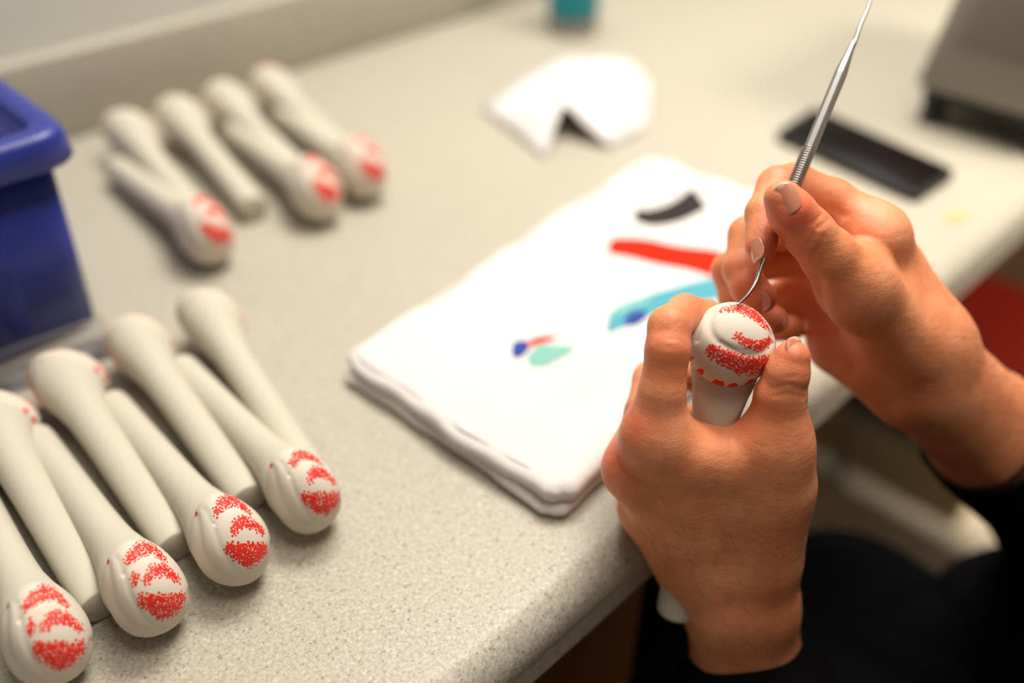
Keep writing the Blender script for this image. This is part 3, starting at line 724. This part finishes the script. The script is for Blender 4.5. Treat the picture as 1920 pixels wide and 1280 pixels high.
    fl = sum(a*np.exp(-(np.linalg.norm(V-c, axis=1)/r)**2) for c, r, a in ((J(1205, 795, .405), .011, .85), (J(1160, 870, .42), .011, .9), (J(1240, 640, .395), .013, .35), (J(1480, 800, .405), .016, .25), (J(1490, 665, .395), .012, .7), (J(1250, 700, .395), .012, .25), (J(1300, 560, .41), .012, .45), (J(1350, 815, .415), .014, .25)))
    return V, Q, fl
# ---- right hand (upper hand, pencil grip)
def right_hand():
    pts = [J(1320, 300, .41), J(1700, 330, .42), J(1330, 620, .52), J(2030, 960, .62), J(1650, 620, .54), J(1480, 340, .395), J(1600, 560, .40), J(1800, 900, .45)]
    lo = np.min(pts, 0)-.022; hi = np.max(pts, 0)+.022; Fd = Field(lo, hi, h); P = Fd.new()
    w1, w2 = J(1748, 655, .474), J(1702, 725, .480); f1, f2 = J(1865, 768, .520), J(1822, 838, .526); g1, g2 = J(2010, 900, .580), J(1975, 960, .586)
    for a, bb, ra, rb in ((w1, f1, .0178, .0200), (w2, f2, .0178, .0200), (f1, g1, .020, .024), (f2, g2, .020, .024)): Fd.cone(P, a, bb, ra, rb, .012)
    Fd.cone(P, J(1726, 690, .474), J(1843, 803, .520), .020, .023, .012)
    Fd.cone(P, J(1606, 540, .434), J(1700, 640, .462), .0160, .0200, .014)      # thumb base
    Fd.cone(P, J(1700, 640, .464), w1, .0200, .0180, .012)
    Fd.cone(P, J(1640, 438, .452), J(1735, 620, .474), .0132, .0175, .014)      # index metacarpal
    Fd.cone(P, J(1655, 490, .474), J(1740, 640, .482), .0130, .0170, .014)
    Fd.cone(P, J(1640, 545, .494), J(1735, 665, .490), .0130, .0170, .014)
    Fd.cone(P, J(1605, 600, .506), J(1715, 700, .494), .0125, .0175, .014)
    Fd.cone(P, J(1572, 655, .486), w2, .0125, .0185, .014)                    # heel of the hand
    Fd.cone(P, J(1500, 580, .506), J(1580, 610, .500), .0105, .0150, .010); Fd.cone(P, J(1520, 520, .500), J(1590, 560, .490), .0120, .0150, .010)
    Fd.cone(P, J(1562, 640, .486), J(1600, 600, .496), .0120, .0140, .012)
    Fd.cone(P, J(1640, 600, .470), J(1640, 660, .476), .0150, .0170, .014)
    Fd.ell(P, J(1640, 445, .442), (.0110, .0105, .0100), k=.012)
    Fd.cone(P, J(1600, 480, .452), J(1640, 560, .454), .0105, .0140, .012)
    res = P.copy()
    fingers = [
        ([J(1606, 540, .434), J(1555, 480, .422), J(1514, 434, .4145), J(1484, 398, .4105), J(1468, 373, .4095)], [.0160, .0126, .0112, .0103, .0086], .012),
        ([J(1645, 440, .450), J(1560, 378, .453), J(1490, 346, .450), J(1458, 350, .444), J(1432, 400, .434), J(1427, 463, .4245)], [.0128, .0112, .0102, .0097, .0085, .0074], .012),
        ([J(1660, 490, .472), J(1540, 430, .474), J(1402, 440, .464), J(1390, 505, .456), J(1404, 540, .450), J(1426, 557, .446)], [.0128, .0108, .0096, .0090, .0086, .0080], .011),
        ([J(1640, 545, .492), J(1500, 480, .488), J(1368, 506, .480), J(1380, 562, .476), J(1450, 600, .462)], [.0125, .0104, .0092, .0086, .0074], .010),
        ([J(1606, 600, .506), J(1500, 540, .508), J(1425, 570, .502), J(1440, 612, .494), J(1478, 615, .484)], [.0118, .0096, .0086, .0080, .0072], .010)]
    for pts, rad, k in fingers:
        A = Fd.new(); Fd.chain(A, pts, rad, .003); w = Fd.win(pts, .017, .016); res[w] = np.minimum(res[w], smin(P[w], A[w], k))
    V, Q = surface_nets(res, Fd.lo, h); V = relax(V, Q, 5); N = normals(V, Q)
    cr = [([J(1515, 462, .405), J(1530, 430, .401), J(1552, 412, .406)], .0009, .0006), ([J(1502, 455, .404), J(1520, 425, .400), J(1540, 403, .404)], .0009, .0005), ([J(1490, 446, .402), J(1506, 414, .399)], .0008, .0004), ([J(1528, 475, .408), J(1544, 445, .404)], .0009, .0004),
          ([J(1535, 520, .418), J(1548, 590, .440), J(1572, 650, .46), J(1600, 690, .465)], .0022, .0012), ([J(1560, 395, .442), J(1600, 410, .440), J(1585, 440, .44)], .0018, .0007),
          ([J(1385, 440, .45), J(1405, 500, .43)], .0010, .0003), ([J(1700, 640, .44), J(1740, 560, .45)], .0020, .0004)]
    for pl, wd, dp in cr:
        dd = segdist(V, pl); V = V-N*(dp*np.exp(-(dd/(wd*1.6))**2))[:, None]
    fl = sum(a*np.exp(-(np.linalg.norm(V-c, axis=1)/r)**2) for c, r, a in ((J(1498, 392, .40), .010, .95), (J(1455, 400, .41), .010, .5), (J(1420, 560, .44), .016, .4), (J(1430, 475, .417), .011, .6), (J(1440, 565, .44), .011, .6), (J(1465, 605, .45), .010, .6), (J(1380, 510, .445), .011, .4), (J(1600, 430, .44), .014, .35), (J(1450, 330, .44), .010, .3), (J(1530, 430, .402), .010, .25)))
    return V, Q, fl
def head_part():
    c = W(.40, -.03, .335); fwd = W(-.30, .62, -.72)-0; fwd /= np.linalg.norm(fwd); rt = np.cross(fwd, [0, 0, 1]); rt /= np.linalg.norm(rt); up = np.cross(rt, fwd)
    P3 = lambda a, bb, cc: c+rt*a+fwd*bb+up*cc
    Fd = Field(c-.20, c+.20, .0028); A = Fd.new(); ax3 = [rt, fwd, up]
    Fd.ell(A, P3(0, -.012, .035), (.075, .092, .088), ax3, .02); Fd.ell(A, P3(0, .030, -.025), (.056, .056, .078), ax3, .03); Fd.ell(A, P3(0, .055, -.080), (.026, .022, .02), ax3, .03)
    Fd.cone(A, P3(0, .088, .012), P3(0, .106, -.020), .006, .011, .012); Fd.cone(A, P3(-.014, .092, -.024), P3(.014, .092, -.024), .007, .007, .008)
    Fd.cone(A, P3(-.018, .083, -.048), P3(.018, .083, -.048), .006, .006, .006); Fd.cone(A, P3(-.015, .080, -.058), P3(.015, .080, -.058), .0065, .0065, .003)
    Fd.cone(A, P3(-.045, .070, .030), P3(.045, .070, .030), .011, .011, .015)
    for s in (-1, 1):
        Fd.ell(A, P3(.032*s, .090, .010), (.016, .012, .010), ax3, .006, sub=True); Fd.ell(A, P3(.076*s, -.004, -.005), (.008, .018, .031), ax3, .005)
    Fd.cone(A, P3(0, -.02, -.06), W(.42, -.11, .17), .052, .060, .03)
    V, Q = surface_nets(A, Fd.lo, .0028); V = relax(V, Q, 3); return V, Q, np.zeros(len(V))+.1, P3, ax3
parts = [left_hand(), right_hand()]; hp = head_part(); parts.append(hp[:3])
Vs, Qs, Fs, off = [], [], [], 0
for V, Q, f in parts: Vs.append(V); Qs.append(Q+off); Fs.append(f); off += len(V)
body = npobj('body', np.concatenate(Vs), np.concatenate(Qs), M['skin'], PE); set_attr(body.data, 'flush', np.clip(np.concatenate(Fs), 0, 1))
P3, ax3 = hp[3], hp[4]
for s in (-1, 1):
    b = bmesh.new(); bmesh.ops.create_uvsphere(b, u_segments=20, v_segments=14, radius=.0115); bmesh.ops.translate(b, verts=b.verts, vec=Vector(P3(.032*s, .0725, .010))); obj('eye', b, M['white'], PE)
Fd = Field(P3(0, 0, 0)-.20, P3(0, 0, 0)+.20, .003); A = Fd.new(); Fd.ell(A, P3(0, -.020, .045), (.083, .098, .092), ax3, .01); Fd.ell(A, P3(0, .095, -.02), (.065, .070, .085), ax3, .01, sub=True); Fd.ell(A, P3(0, -.01, -.085), (.1, .12, .07), ax3, .01, sub=True)
V, Q = surface_nets(A, Fd.lo, .003); npobj('hair', relax(V, Q, 2), Q, M['hair'], PE)

# nails: small curved plates let into the fingertips
def nail(c, along, out, ln, wd, m, lab, curve=.0012):
    c = np.array(c); a = np.array(along, float); a /= np.linalg.norm(a); o_ = np.array(out, float); o_ -= a*(o_@a); o_ /= np.linalg.norm(o_); s = np.cross(a, o_)
    b = bmesh.new(); nu, nv = 14, 12; g = []
    for i in range(nu+1):
        row = []
        for j in range(nv+1):
            x = -1+2*i/nu; y = -1+2*j/nv
            X = x*math.sqrt(max(0, 1-.42*y*y)); Y = y*math.sqrt(max(0, 1-.42*x*x))
            row.append(b.verts.new(Vector(c+a*X*ln/2+s*Y*wd/2-o_*(curve*1.6*Y*Y+.35*curve*X*X))))
        g.append(row)
    for i in range(nu):
        for j in range(nv): b.faces.new((g[i][j], g[i+1][j], g[i+1][j+1], g[i][j+1]))
    r = bmesh.ops.extrude_face_region(b, geom=b.faces[:]); vs = [q for q in r['geom'] if isinstance(q, bmesh.types.BMVert)]; bmesh.ops.translate(b, verts=vs, vec=Vector(-o_*.0008)); bmesh.ops.recalc_face_normals(b, faces=b.faces)
    o = obj('fingernail', b, [m, M['nailtip']], PE); o['label'] = lab
    for p in o.data.polygons:
        wc = np.array(p.center)+np.array(PE.location)-c
        if wc@a > ln*.38: p.material_index = 1
    return o
cam = lambda p: O_-np.array(p)
p = J(1474, 372, .4005); nail(p, J(1464, 343, .4035)-J(1492, 402, .4010), cam(p)+np.array([-.05, 0, 0]), .0150, .0112, M['nail'], 'broad thumbnail of the right hand')
p = J(1413, 468, .4175); nail(p, J(1414, 492, .416)-J(1404, 440, .423), cam(p)*.7+np.array([-.42, .0, -.05]), .0125, .0095, M['nail'], 'index fingernail of the right hand')
p = J(1424, 566, .4395); nail(p, J(1435, 575, .442)-J(1408, 545, .444), cam(p)*.8+np.array([-.08, -.02, -.22]), .0105, .0090, M['nail'], 'middle fingernail of the right hand')
p = J(1456, 606, .4555); nail(p, J(1475, 606, .456)-J(1445, 600, .458), cam(p)+np.array([.0, 0, -.12]), .0095, .0082, M['nail'], 'ring fingernail of the right hand')
p = J(1497, 655, .3970); nail(p, J(1494, 634, .401)-J(1497, 688, .397), cam(p)*.5+np.array([.22, .05, .12]), .0120, .0105, M['nail'], 'thumbnail of the left hand')

# fine arm hair, rooted on the skin
def arm_hair():
    rg = np.random.default_rng(5); b = bmesh.new()
    for (V, Q, _), regs in ((parts[0], ((J(1390, 1150, .45), .042, 380), (J(1300, 1020, .44), .022, 150), (J(1350, 930, .42), .03, 60))), (parts[1], ((J(1860, 700, .50), .035, 420), (J(1760, 620, .47), .02, 120)))):
        N = normals(V, Q)
        for c, r, n in regs:
            w = np.exp(-(np.linalg.norm(V-c, axis=1)/r)**2)*(N@((O_-c)/np.linalg.norm(O_-c)) > -.2); idx = rg.choice(len(V), n, p=w/w.sum())
            ax_ = (J(1400, 1270, .5)-J(1350, 900, .43)) if V is parts[0][0] else (J(1850, 800, .53)-J(1726, 690, .475)); ax_ = -ax_/np.linalg.norm(ax_)
            sd = np.cross(ax_, (O_-c)/np.linalg.norm(O_-c))
            for i in idx:
                p = V[i]; nn = N[i]; d = -ax_*.4+sd*rg.uniform(.3, 1.0)+nn*.25+rg.normal(0, .2, 3); d -= nn*(d@nn)*.6; d /= np.linalg.norm(d); L = rg.uniform(.004, .009)
                pts_ = [p, p+d*L*.5+nn*L*.14, p+d*L+nn*L*.08]; s_ = np.cross(d, nn); s_ /= np.linalg.norm(s_)+1e-9; wd = .00003
                a = [b.verts.new(Vector(q+s_*wd*k)) for q in pts_[:2] for k in (-1, 1)]; t_ = b.verts.new(Vector(pts_[2])); u_ = [b.verts.new(Vector(q+nn*wd)) for q in pts_[:2]]
                b.faces.new((a[0], a[1], a[3], a[2])); b.faces.new((a[2], a[3], t_)); b.faces.new((a[0], a[2], u_[1], u_[0])); b.faces.new((a[1], u_[0], u_[1], a[3])); b.faces.new((a[2], t_, u_[1])); b.faces.new((a[3], u_[1], t_))
    o = obj('arm_hair', b, M['hair'], PE, False); o['kind'] = 'stuff'; o['label'] = 'fine dark hair on the forearms'
arm_hair()

# clothing
def cloth():
    lo = W(.42, -.15, -.05)-np.array([.52, .52, .34]); hi = W(.42, -.15, -.05)+np.array([.52, .52, .34]); Fd = Field(lo, hi, .0045); A = Fd.new()
    fd = J(1421, 1420, .535)-J(1408, 1270, .499); le, re = J(1408, 1270, .499)+fd/np.linalg.norm(fd)*.215, W(.585, .030, -.125); ls, rs = W(.255, -.10, .035), W(.635, -.13, .075)
    lc, rc = J(1410, 1276, .502), J(1850, 808, .528)
    lc0 = lc+(lc-le)/np.linalg.norm(lc-le)*.03; rc0 = rc+(rc-re)/np.linalg.norm(rc-re)*.03
    L = Fd.new(); Fd.chain(L, [lc0, le], [.0425, .052], .01); Fd.chain(L, [le, ls], [.050, .062], .02)
    R2 = Fd.new(); Fd.chain(R2, [rc0, re], [.0375, .050], .01); Fd.chain(R2, [re, rs], [.050, .062], .02)
    X, Y, Z = np.meshgrid(*Fd.ax, indexing='ij', sparse=True)
    def cut(B, c, dirn, ra, tip):
        d = dirn/np.linalg.norm(dirn); s = (X-c[0])*d[0]+(Y-c[1])*d[1]+(Z-c[2])*d[2]
        B = np.maximum(B, np.where(s > -.08, s, -1)*(np.sqrt((X-c[0])**2+(Y-c[1])**2+(Z-c[2])**2) < .10)+np.where(np.sqrt((X-c[0])**2+(Y-c[1])**2+(Z-c[2])**2) < .10, 0, -1))
        cav = Fd.new(); Fd.cone(cav, c+d*.02, c-d*.035, ra, ra, 0); return np.maximum(B, -cav)
    axl = (lc-le)/np.linalg.norm(lc-le); vl = (O_-lc)/np.linalg.norm(O_-lc); axl = axl-vl*(axl@vl)*1.15
    L = cut(L, lc-axl/np.linalg.norm(axl)*.020, axl, .010, 0); R2 = cut(R2, rc, J(1726, 690, .474)-re, .0330, 0)
    Fd.chain(A, [W(.44, -.33, -.26), W(.44, -.25, -.12), W(.445, -.16, .03)], [.125, .13, .12], .05)
    Fd.chain(A, [ls, W(.44, -.14, .08), rs], [.07, .085, .07], .04); Fd.cone(A, W(.43, -.13, .10), W(.415, -.10, .17), .07, .066, .03)
    Fd.chain(A, [W(.34, -.30, -.28), W(.36, -.04, -.285)], [.11, .105], .05); Fd.chain(A, [W(.55, -.30, -.28), W(.575, -.01, -.28)], [.12, .11], .05)
    A = smin(smin(A, L, .03), R2, .03)
    V, Q = surface_nets(A, Fd.lo, .0045); V = relax(V, Q, 3); N = normals(V, Q)
    V = V+N*(.0016*np.sin(V[:, 2]*160+6*np.sin(V[:, 0]*40))*np.cos(V[:, 1]*70))[:, None]
    sw = npobj('sweater', V, Q, M['black_cloth'], PE)
    ri = np.array([.9, .45, .25])-0; tl_ = axl/np.linalg.norm(axl)
    tl_ = tl_-R_*.10; tl_ /= np.linalg.norm(tl_)
    b = bmesh.new(); lathe(b, [(.0475, -.040), (.0455, -.020), (.0440, -.004), (.0435, .004), (.0425, .0075), (.0408, .0088), (.0388, .0082), (.0372, .006), (.0362, .002), (.036, -.035)], lc+tl_*.001, tl_, 72, caps=False)
    c_ = obj('cuff', b, M['black_cloth'], PE); c_.parent = sw; c_.matrix_parent_inverse = Matrix.Identity(4); c_.location = (0, 0, 0)
    lo = W(.42, -.1, -.56)-np.array([.50, .50, .36]); hi = W(.42, -.1, -.56)+np.array([.50, .50, .36]); Fd = Field(lo, hi, .006); A = Fd.new()
    Fd.chain(A, [W(.36, -.30, -.33), W(.405, .190, -.290), W(.40, .11, -.80)], [.10, .082, .05], .04)
    Fd.chain(A, [W(.53, -.30, -.33), W(.51, .13, -.300), W(.52, .03, -.80)], [.10, .080, .05], .04)
    Fd.cone(A, W(.36, -.33, -.33), W(.53, -.33, -.33), .12, .12, .04); Fd.cone(A, W(.40, .02, -.31), W(.47, .0, -.31), .075, .075, .04)
    V, Q = surface_nets(A, Fd.lo, .006); V = relax(V, Q, 3); N = normals(V, Q); V = V+N*(.002*np.sin(V[:, 0]*90+4*np.sin(V[:, 1]*50)))[:, None]
    npobj('trousers', V, Q, M['pants'], PE)
    for (u, n_) in ((.36, .06), (.50, .0)):
        Fd = Field(W(u, n_, -.84)-.20, W(u, n_, -.84)+.20, .005); A = Fd.new(); Fd.chain(A, [W(u, n_-.02, -.862), W(u-.01, n_+.15, -.868)], [.036, .030], .01); Fd.cone(A, W(u, n_, -.86), W(u, n_, -.80), .04, .045, .02)
        X, Y, Z = np.meshgrid(*Fd.ax, indexing='ij', sparse=True); A = np.maximum(A, -.899-Z); V, Q = surface_nets(A.astype(np.float32), Fd.lo, .005); npobj('shoe', V, Q, M['black'], PE)
cloth()
tag(PE, 'person in a black sweater and black trousers holding a bone model and a picking tool', 'person')
# the seat the person sits on
sc = W(.44, -.34, -.90); e = empty('work_stool', sc); b = bmesh.new(); lathe(b, [(.16, .39), (.18, .40), (.18, .435), (.16, .445), (.01, .448)], sc, seg=48); obj('seat', b, M['black'], e)
b = bmesh.new(); lathe(b, [(.03, .04), (.03, .39)], sc, seg=24); obj('post', b, M['steel'], e)
b = bmesh.new(); lathe(b, [(.22, .001), (.22, .012), (.05, .04), (.02, .042)], sc, seg=48); obj('base', b, M['steel'], e)
tag(e, 'black round work stool under the seated person', 'stool')

# ================================================================ LIGHT, CAMERA
def area(name, loc, tgt, sx, sy, p, col):
    l = bpy.data.lights.new(name, 'AREA'); l.shape = 'RECTANGLE'; l.size = sx; l.size_y = sy; l.energy = p; l.color = col
    o = bpy.data.objects.new(name, l); C.objects.link(o); o.location = Vector(loc); o.rotation_euler = (Vector(tgt)-Vector(loc)).to_track_quat('-Z', 'Y').to_euler(); return o
area('ceiling_lamp_light', W(.80, .58, 1.40), W(.33, .30, 0), .9, .4, 28, (1, .95, .88))
area('room_lamp_light', W(.40, -.04, 1.6), W(.35, .25, 0), .7, .5, 10.5, (1, .90, .77))
al = area('kneehole_fill_light', W(1.25, -.95, 1.6), W(1.28, .12, -.9), .5, .5, 10, (1, .91, .78)); al.data.spread = math.radians(60)  # added fill with no real fixture: brightens the knee-space floor, narrowed to spare the hands
w = bpy.data.worlds.new('World'); bpy.context.scene.world = w; w.use_nodes = True
w.node_tree.nodes['Background'].inputs[0].default_value = (1, .90, .77, 1); w.node_tree.nodes['Background'].inputs[1].default_value = .13
cd = bpy.data.cameras.new('camera'); co = bpy.data.objects.new('camera', cd); C.objects.link(co); bpy.context.scene.camera = co
co.location = (0, 0, CH); co.rotation_euler = (math.radians(90)-PIT, 0, 0); cd.sensor_width = 36; cd.lens = FPX/1920*36; cd.clip_start = .01
cd.dof.use_dof = True; cd.dof.focus_distance = .412; cd.dof.aperture_fstop = cd.lens/17.0
s = bpy.context.scene; s.view_settings.view_transform = 'Standard'; s.view_settings.look = 'None'; s.view_settings.gamma = 1; s.view_settings.exposure = 0.20; s.view_settings.use_curve_mapping = False
